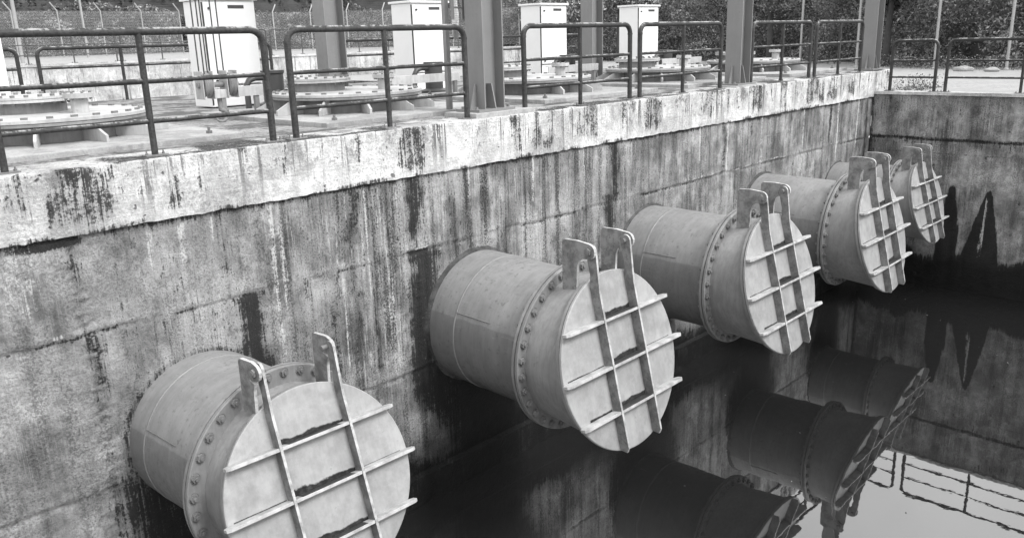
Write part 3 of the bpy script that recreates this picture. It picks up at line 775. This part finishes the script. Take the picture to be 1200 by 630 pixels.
# steel channel beams lying between the covers
for i in range(4):
    x0 = CX[i]+(2.45 if i == 0 else 1.5); x1 = CX[i+1]-.75
    m = MB(); m.box(0, x1-x0, -.045, .045, 0, .012); m.box(0, x1-x0, -.045, .045, .118, .13); m.box(0, x1-x0, -.045, -.033, .012, .118)
    r = thing('channel_beam', (x0, 3.35, .27), 'grey steel channel beam resting between the %s covers' % ['first and second', 'second and third', 'third and fourth', 'fourth and fifth'][i], 'beam', 'channel beams between the pump covers')
    m.build('channel', M['cover'], r)
    for x in (.04, x1-x0-.12):
        MB().box(x, x+.06, -.03, .03, -.272, -.002).build('leg', M['coverdark'], r)

# ------------------------------------------------------------------ white cabinets
def make_cabinet():
    r = thing('control_cabinet', (0, 0, 0), 'x', 'cabinet', 'white control cabinets')
    W, D, H0, H1 = .80, .52, .02, 1.62
    MB().box(0, W, 0, D, H0, H1).build('body', M['cabinet'], r, .012)
    MB().box(-.035, W+.035, -.045, D+.035, H1+.004, H1+.045).build('roof', M['cabinet'], r, .006)
    d = MB().box(.022, W-.02, -.022, -.002, .36, H1-.03).build('door', M['cabinet'], r, .004)
    MB().box(.004, .021, -.014, .002, .05, H1-.03).build('door_gap', M['gap'], r)
    MB().box(.0, W, -.004, .002, .335, .345).build('seam', M['gap'], r)
    for z in (1.50, .42): MB().lathe([(.018, 0), (.018, .02), (0, .02)], 12, TR(.10, -.022, z, PI/2)).build('lock', M['gap'], d)
    MB().box(.38, .62, -.027, -.023, 1.50, 1.55).build('nameplate', M['motor'], d)
    return r
cab = make_cabinet()
CB = ['white control cabinet at the far left edge, mostly outside the photo', 'white control cabinet behind the hanging hook block and its wire ropes',
      'white control cabinet between the rear grey column and the nearest front column', 'white control cabinet whose right side is covered by a rear grey column', 'white control cabinet standing farthest right, with open view on both sides']
for i, x in enumerate((2.45, 6.12, 10.28, 14.1, 17.9)):
    o = cab if i == 0 else copy_tree(cab)
    o.location = (x, [5.2, 5.2, 5.3, 5.5, 5.6][i], 0); o['label'] = CB[i]
    if i < 2: o.scale = (1.12, 1.12, 1.)
for i, x in enumerate((6.75, 10.0, 13.75, 17.4)):      # black motors and pipes in front of the cabinets
    r = thing('drive_motor', (x, 4.4, 0), ['black drive motor under the hook block cabinet', 'black drive motor in front of the cabinet between the two grey columns', 'black drive motor low beside the partly hidden cabinet', 'black drive motor low in front of the farthest right cabinet'][i], 'motor', 'black drive motors')
    MB().lathe([(0, .02), (.16, .02), (.16, .5), (.18, .52), (.18, .56), (0, .56)], 32).build('housing', M['motor'], r)
    MB().lathe([(0, 0), (.24, 0), (.24, .06), (.15, .10)], 32).build('foot', M['motor'], r)
    MB().tube([(-.45, 0, 0), (-.45, 0, .35), (-.40, 0, .43), (-.30, 0, .46), (-.1, 0, .46)], .045, 12).build('elbow_pipe', M['motor'], r)

# ------------------------------------------------------------------ hook block on wire ropes
hx, hy = 5.02, 2.75
r = thing('hook_block', (hx, hy, 0), 'hoist hook block with two sheaves hanging on black wire ropes', 'hoist')
for k, x in enumerate((-.17, .15)):
    F = TR(x, 0, .47, 0, PI/2)
    s = MB().lathe([(0, -.05), (.13, -.05), (.155, -.035), (.13, 0), (.155, .035), (.13, .05), (0, .05)], 36, F).build('sheave', M['coverdark'], r)
    MB().box(x-.075, x-.062, -.11, .11, .30, .64).build('cheek_plate', M['cover'], r, .02)
    MB().box(x+.062, x+.075, -.11, .11, .30, .64).build('cheek_plate', M['cover'], r, .02)
MB().tube([(-.27, 0, .47), (.27, 0, .47)], .035, 14).build('axle', M['bolt'], r)
MB().box(-.10, .10, -.07, .07, .30, .41).build('crosshead', M['cover'], r, .01)
a = np.linspace(PI*.5, -PI*1.02, 16)
MB().tube([(0, 0, .31), (0, 0, .20)]+[(.0+.075*math.cos(t), 0, .085+.075*math.sin(t)) for t in a], [.03, .028]+[.03-.0012*k for k in range(16)], 12).build('hook', M['coverdark'], r)
for x in (-.225, -.16, -.115, .02, .10, .20)[:5]:
    top = (x*.9, 0, HC+.1)
    MB().tube([(x, 0 if x < 0 else -.0, .6), top], .009, 8).build('wire_rope', M['rope'], r)
m = MB(); m.box(-.6, .6, -2.6, 1.5, HC+.6, HC+.95)
ob = m.build('crane_trolley', M['column']); ob.location = (hx, hy, 0)
tag(ob, 'steel crane trolley over the deck that carries the hook block', 'crane')
# post, chain bag and ladder by the nearest column
b = MB(); b.box(7.195, 7.255, .84, .90, .056, 3.2); tag(b.build('slim_post', M['coverdark']), 'slim grey steel post behind the railing, close left of the nearest column', 'post')
r = thing('chain_bag', (7.33, .80, 0), 'pale ribbed chain bag hanging beside the slim post', 'hoist bag')
pr = [(0, 1.10), (.035, 1.10)]
for k in range(14): pr += [(.045+.006*math.sin(k*.4), 1.115+k*.022), (.038+.006*math.sin(k*.4), 1.126+k*.022)]
pr += [(.03, 1.44), (.012, 1.50)]
MB().lathe(pr, 18).build('bag', M['cabinet'], r); MB().tube([(0, 0, 1.48), (0, 0, HC+.3)], .008, 8).build('chain', M['rope'], r)
MB().box(-.03, .03, -.02, .02, .93, 1.10).build('chain_stop', M['coverdark'], r, .008)
r = thing('hanging_ladder', (7.02, .5, 0), 'end of a grey access ladder coming down left of the nearest column', 'ladder')
for x in (0, .17): MB().box(x-.02, x+.02, -.01, .01, 1.16, 5).build('stile', M['column'], r)
for k in range(12): MB().tube([(0, 0, 1.30+.3*k), (.17, 0, 1.30+.3*k)], .011, 8).build('rung', M['column'], r)

# ------------------------------------------------------------------ fences and poles behind
def mesh_panel_mat():
    t = NT('chain_link'); t.grey(.35).rough(.6)
    w = t.coord('Object'); n = t.new('ShaderNodeTexBrick')
    mp = t.new('ShaderNodeMapping'); t.link(w, mp.inputs[0]); mp.inputs['Rotation'].default_value = (PI/2, PI/4, 0)
    ch = t.new('ShaderNodeTexChecker'); ch.inputs['Scale'].default_value = 14; t.link(mp.outputs[0], ch.inputs[0])
    t.n.remove(n)
    t.link(t.ramp(ch.outputs[1], .2, .8, .14, .30), t.bsdf.inputs['Alpha'])
    return t.m
M['mesh'] = mesh_panel_mat()
def fence(p0, p1, n, z, h, lean, label):
    r = thing('chain_link_fence', (p0[0], p0[1], z), label, 'fence', 'chain link fences with barbed wire')
    d = Vector((p1[0]-p0[0], p1[1]-p0[1], 0)); u = d.normalized(); L_ = d.length
    for k in range(n+1):
        q = d*(k/n)
        MB().tube([q, q+Vector((0, 0, h)), q+Vector((0, 0, h+.38))+lean*.33], .035, 8).build('fence_post', M['galv'], r)
    MB().add([(0,0,.05), (d.x, d.y, .05), (d.x, d.y, h), (0,0,h)], [(0,1,2,3)]).build('wire_mesh', M['mesh'], r)
    for j in (0.35, .7, 1.): MB().tube([lean*.33*j+Vector((0,0,h+.38*j)), d+lean*.33*j+Vector((0,0,h+.38*j))], .012, 6).build('barbed_wire', M['rope'], r)
    MB().tube([(0,0,h), (d.x, d.y, h)], .015, 6).build('top_wire', M['rope'], r)
fence((-1.5, 36.5), (20.2, 36.5), 11, .70, 2.15, Vector((-.8, 0, 0)), 'chain link fence with arms leaning left, behind the far channel wall')
fence((21.3, 36.9), (36.5, 27.5), 9, .60, 2.15, Vector((.8, .3, 0)), 'chain link fence with arms leaning right, behind the grey rear column')

# foliage ------------------------------------------------------------
def leaves(name, centres, size, mat, parent=None, n_per=1, flat=.6, droop=0.):
    """small leaf-shaped faces, random in pose and tone, as one mesh"""
    C = np.asarray(centres); n = len(C)
    s = size*(.5+RNG.random(n)); th = RNG.random(n)*2*PI; ph = np.arccos(1-2*RNG.random(n)*1.0); 
    nx = np.sin(ph)*np.cos(th); ny = np.sin(ph)*np.sin(th); nz = np.abs(np.cos(ph))*flat+.15
    Nn = np.stack([nx, ny, nz], 1); Nn /= np.linalg.norm(Nn, axis=1)[:, None]
    rr = RNG.normal(size=(n, 3)); A = np.cross(Nn, rr); A /= np.linalg.norm(A, axis=1)[:, None]; B = np.cross(Nn, A)
    A *= s[:, None]; B *= (s*.55)[:, None]
    P = np.stack([C-A, C-B*.9, C+A, C+B*.9], 1).reshape(-1, 3)
    F = np.arange(4*n).reshape(-1, 4)
    me = bpy.data.meshes.new(name)
    me.vertices.add(4*n); me.vertices.foreach_set('co', P.ravel().astype(np.float32))
    me.loops.add(4*n); me.loops.foreach_set('vertex_index', F.ravel().astype(np.int32))
    me.polygons.add(n); me.polygons.foreach_set('loop_start', (np.arange(n)*4).astype(np.int32)); me.polygons.foreach_set('loop_total', np.full(n, 4, np.int32))
    me.update(calc_edges=True); me.validate()
    at = me.attributes.new('tone', 'FLOAT', 'POINT'); at.data.foreach_set('value', np.repeat(RNG.random(n)**1.6, 4).astype(np.float32))
    me.materials.append(mat)
    o = bpy.data.objects.new(name, me); COL.objects.link(o)
    if parent: o.parent = parent
    return o
def hedge_points(path, n, z0, z1, depth, seed, clump=2.0):
    """points in the outer skin of a thicket standing along a path (its face towards the basin)"""
    path = np.array(path, float); seg = np.linalg.norm(np.diff(path, axis=0), axis=1); cum = np.concatenate([[0], np.cumsum(seg)])
    t = RNG.random(n)*cum[-1]; i = np.clip(np.searchsorted(cum, t)-1, 0, len(seg)-1); f = (t-cum[i])/seg[i]
    P = path[i]+(path[i+1]-path[i])*f[:, None]; d = (path[i+1]-path[i])/seg[i][:, None]; nrm = np.stack([d[:, 1], -d[:, 0]], 1)
    hmax = z1*(.72+.5*vnoise(t*.35, t*0, seed)); g = path[i]*0
    z = z0+RNG.random(n)**.85*(hmax-z0)
    off = (vnoise(t*.6, z*.9, seed+1)-.5)*4.2 + (vnoise(t*2.4, z*2.6, seed+2)-.5)*1.9
    thick = RNG.random(n)**2*depth
    P = P+nrm*(off-thick+.3)[:, None]
    keep = vnoise(t*1.4, z*1.6, seed+3) > .30
    return np.column_stack([P, z])[keep]
# path goes with the basin on its right-hand side
PATH = [(33.5, -14), (31.0, -6), (30.8, .5), (31.6, 3.5), (36.5, 9.5), (39.5, 17), (40, 27), (36, 34)]
PATHL = [(40, 27), (37, 33), (30, 38.5), (20, 41), (8, 41), (-6, 41)]
PATH = PATH[::-1]; PATHL = PATHL[::-1]
o = leaves('undergrowth', hedge_points(PATH, 190000, -.45, 3.7, 1.3, 61), .055, M['leaf']); tag(o, 'dense leafy thicket covering the bank beyond the end wall and gravel', 'undergrowth', kind='stuff')
o = leaves('undergrowth', hedge_points(PATHL, 150000, .4, 3.4, 1.5, 71), .065, M['leaf']); tag(o, 'leafy scrub growing behind the chain link fences', 'undergrowth', kind='stuff')
o = leaves('dark_woodland', hedge_points([(x+(2.2 if x > 25 else .5), y+2.2) for x, y in PATHL], 30000, 2.2, 8.0, 2.5, 81), .14, M['leafdark']); tag(o, 'dark woodland rising above the scrub behind the fences', 'woodland', kind='stuff')
# earth bank behind the thicket so nothing shows through it
def bank(path, z0, z1, back):
    p = np.array(path, float); m = MB(); vs = []
    d = np.gradient(p, axis=0); nrm = np.stack([-d[:, 1], d[:, 0]], 1); nrm /= np.linalg.norm(nrm, axis=1)[:, None]
    for o, z in ((1.0, z0), (1.9, z1*.55), (3.2, z1), (back, z1+.5)):
        vs += [(a+n[0]*o, b_+n[1]*o, z) for (a, b_), n in zip(p, nrm)]
    n = len(p); fs = [(j*n+i, j*n+i+1, (j+1)*n+i+1, (j+1)*n+i) for j in range(3) for i in range(n-1)]
    return m.add(vs, fs, True)
tag(bank(PATH, -.5, 2.9, 14).build('earth_bank', M['bark']), kind='structure')
tag(bank(PATHL, .3, 5.2, 14).build('earth_bank', M['bark']), kind='structure')

pts = [(x_, y_, WATER+.004) for x_, y_ in zip(RNG.uniform(6, 18.6, 40), -RNG.random(40)**1.5*5.5-.4)]
tag(leaves('floating_leaves', pts, .016, M['leaf'], flat=6.), 'few small leaves and specks floating on the dark water', 'floating leaves', kind='stuff')
def tree(x, y, z, h, rad, label, mat, n=2600, size=.12, palm=False):
    name = 'palm_tree' if palm else 'broadleaf_tree'
    r = thing(name, (x, y, z), label, 'palm' if palm else 'tree', 'trees behind the scrub')
    m = MB(); lean = Vector((random.uniform(-.3, .3), random.uniform(-.3, .3), 0))
    m.tube([(0,0,-.3), lean*.4+Vector((0,0,h*.35)), lean+Vector((0,0,h*.72))], [.16, .12, .07], 8)
    for k in range(5 if not palm else 0):
        a = random.random()*6.28; s = lean*.5+Vector((0,0,h*random.uniform(.35, .6)))
        m.tube([s, s+Vector((math.cos(a)*rad*.5, math.sin(a)*rad*.5, h*.15)), s+Vector((math.cos(a)*rad*.85, math.sin(a)*rad*.85, h*.22))], [.06, .04, .02], 6)
    m.build('trunk', M['bark'], r)
    if palm:
        pts = []
        for k in range(16):
            a = k/16*6.28+random.uniform(-.2, .2); e = random.uniform(.3, 1.2); ln = rad*random.uniform(.9, 1.3)
            for t in np.linspace(0, 1, 60):
                c = np.array([math.cos(a)*math.cos(e)*ln*t, math.sin(a)*math.cos(e)*ln*t, h*.72+math.sin(e)*ln*t-1.1*ln*t*t*.8])
                for _ in range(3): pts.append(c+RNG.normal(size=3)*[.03+.07*(1-abs(t-.5))]*3)
        leaves('crown', pts, size, mat, r)
    else:
        K = 16; cc = []
        for k in range(K):
            a = RNG.random()*6.28; q = RNG.random()**.5*rad*.75
            cc.append((math.cos(a)*q, math.sin(a)*q, h*(.55+.42*RNG.random()), rad*(.22+.25*RNG.random())))
        pts = []
        for _ in range(n):
            c = cc[RNG.integers(K)]; v = RNG.normal(size=3); v /= np.linalg.norm(v); rr = c[3]*RNG.random()**.35
            pts.append((c[0]+v[0]*rr, c[1]+v[1]*rr, c[2]+v[2]*rr*.8))
        leaves('crown', pts, size, mat, r)
    return r
TR_L = [(1., 44, 7.2, 2.6, 'dark broadleaf tree above the scrub at the far left edge', 'leafdark', 0), (9., 45, 7.6, 3.0, 'dark broadleaf tree above the fence left of the hook block cabinet', 'leafdark', 0),
        (17., 44, 7.0, 2.8, 'dark broadleaf tree behind the hook block cabinet', 'leafdark', 0), (25.5, 42, 6.6, 2.6, 'broadleaf tree above the fence left of the grey rear column', 'leafdark', 0),
        (31.5, 38.2, 5.4, 2.0, 'broadleaf tree left of the second white cabinet above the fence', 'leaf', 0),
        (37.2, 26, 4.6, 1.9, 'palm with drooping fronds seen left of the third white cabinet', 'leaflight', 1), (38.2, 21.5, 4.4, 1.8, 'palm with drooping fronds seen between the third and last white cabinets', 'leaflight', 1),
        (35.8, 11.2, 4.2, 1.6, 'small broadleaf tree between the last white cabinet and the middle front column', 'leaf', 0), (31.9, 4.6, 3.9, 1.3, 'small broadleaf tree left of the corner column', 'leaf', 0),
        (31.2, -1.2, 3.8, 1.3, 'small broadleaf tree above the short end wall railing', 'leaf', 0), (31.2, -4.4, 3.9, 1.4, 'small broadleaf tree above the right edge of the end wall', 'leaf', 0)]
for x, y, h, rad, lab, mt, pm in TR_L:
    tree(x, y, (.8 if y > 30 else -.45) if not pm else -.45, h, rad, lab, M[mt], 7000, .065 if not pm else .09, bool(pm))
# tufts and stones at the foot of the thicket
pts = []
for _ in range(9000):
    t = RNG.random(); 
    if t < .9: y = RNG.uniform(-9, 6); x = 29.9+max(0, y-2)*.75+RNG.normal()*.35; z = ZB+RNG.random()**2*.45
    else: y = RNG.uniform(-.9, -.1); x = L+.5+RNG.random()*1.6; z = ZB+RNG.random()**3*.3
    pts.append((x, y, z))
tag(leaves('weeds', pts, .022, M['leaflight'], flat=.2), 'pale weeds at the edge of the gravel', 'weeds', kind='stuff')
for i, (x, y, s) in enumerate(((28.6, .95, .16), (28.4, .1, .13))):
    bm = bmesh.new(); bmesh.ops.create_icosphere(bm, subdivisions=3, radius=s)
    for v in bm.verts: v.co = Vector((v.co.x*1.2, v.co.y*1.7, v.co.z*.6))*(1+.25*math.sin(v.co.x*31+i)*math.cos(v.co.y*23))
    me = bpy.data.meshes.new('stone'); bm.to_mesh(me); bm.free(); me.materials.append(M['ground'])
    st = bpy.data.objects.new('stone', me); COL.objects.link(st); st.location = (x, y, ZB+s*.35)
    tag(st, ['larger pale stone on the gravel beyond the end wall railing', 'smaller pale stone on the gravel, right of the larger one'][i], 'stone', 'pale stones on the gravel')
GPo = 'tall thin poles in front of the thicket'
def pole(x, y, z, h, lab, rr=.045):
    r = MB(); r.tube([(0,0,-.05), (0,0,h)], rr, 10); r.lathe([(rr*1.8, 0), (rr*1.8, .05), (rr, .08)], 10)
    o = r.build('fence_pole', M['galv']); o.location = (x, y, z); tag(o, lab, 'pole', GPo)
pole(29.6, 2.15, ZB, 4.2, 'tall thin pole rising behind the short end wall railing')
pole(29.3, -.05, ZB, 4.2, 'tall thin pole rising behind the wide end wall railing')
pole(30.8, 5.2, ZB, 4.2, 'tall thin pole left of the corner column')
pole(33.0, 8.4, ZB, 4.2, 'tall thin pole right of the middle front column')
pole(36.2, 12.6, ZB, 4.2, 'tall thin pole just right of the last white cabinet')
pole(10.6, 30.0, .5, 5.4, 'tall pale pole at the left, right of the far left cabinet', .07)
pole(14.5, 34.0, .6, 5.6, 'thinner pale pole between the fence arms left of the hook block cabinet', .05)
pole(7.2, 30.0, .5, 5.4, 'pale pole at the far left edge beside the cabinet', .06)

# ------------------------------------------------------------------ camera
YAW_, PIT, ROLL, FL, D, H = .77872, .27112, -.03026, .96455, 7.31092, .9034
f = Vector((math.cos(PIT)*math.cos(YAW_), math.cos(PIT)*math.sin(YAW_), -math.sin(PIT)))
rt = Vector((math.sin(YAW_), -math.cos(YAW_), 0)); up = rt.cross(f)
r2 = rt*math.cos(ROLL)+up*math.sin(ROLL); u2 = -rt*math.sin(ROLL)+up*math.cos(ROLL)
cam = bpy.data.cameras.new('camera'); co = bpy.data.objects.new('camera', cam); COL.objects.link(co)
co.matrix_world = Matrix(((r2.x, u2.x, -f.x, 0), (r2.y, u2.y, -f.y, -D), (r2.z, u2.z, -f.z, H), (0,0,0,1)))
cam.sensor_width = 36; cam.sensor_fit = 'HORIZONTAL'; cam.lens = 36*FL/1.2; cam.clip_end = 2000; cam.clip_start = .05
scene.camera = co

# ------------------------------------------------------------------ light: bright overcast, grey
w = bpy.data.worlds.new('World'); scene.world = w; w.use_nodes = True
nt = w.node_tree; bg = nt.nodes['Background']
sky = nt.nodes.new('ShaderNodeTexSky'); sky.sky_type = 'NISHITA'; sky.sun_disc = False
EL, RO = math.radians(48), math.radians(168)
sky.sun_elevation = EL; sky.sun_rotation = RO; sky.dust_density = 6; sky.air_density = 1.5
bw = nt.nodes.new('ShaderNodeRGBToBW'); nt.links.new(sky.outputs[0], bw.inputs[0])
# overcast: a bright cloud layer with soft uneven patches over the clear sky
tc = nt.nodes.new('ShaderNodeTexCoord'); cn = nt.nodes.new('ShaderNodeTexNoise'); nt.links.new(tc.outputs['Generated'], cn.inputs['Vector'])
cn.inputs['Scale'].default_value = 2.2; cn.inputs['Detail'].default_value = 5; cn.inputs['Roughness'].default_value = .5
mr = nt.nodes.new('ShaderNodeMapRange'); nt.links.new(cn.outputs[0], mr.inputs[0])
for i, v in zip((1, 2, 3, 4), (.3, .7, 5.0, 8.2)): mr.inputs[i].default_value = v
ma = nt.nodes.new('ShaderNodeMath'); ma.operation = 'MULTIPLY_ADD'; nt.links.new(bw.outputs[0], ma.inputs[0]); ma.inputs[1].default_value = .4; nt.links.new(mr.outputs[0], ma.inputs[2])
nt.links.new(ma.outputs[0], bg.inputs['Color'])
bg.inputs['Strength'].default_value = .13
sun = bpy.data.lights.new('sun', 'SUN'); sun.energy = 1.35; sun.angle = math.radians(15); so = bpy.data.objects.new('sun', sun); COL.objects.link(so)
dirv = Vector((math.sin(RO)*math.cos(EL), math.cos(RO)*math.cos(EL), math.sin(EL)))
so.rotation_euler = dirv.to_track_quat('Z', 'Y').to_euler()
vs = scene.view_settings; vs.view_transform = 'Standard'; vs.look = 'None'; vs.gamma = 1; vs.exposure = .88; vs.use_curve_mapping = False
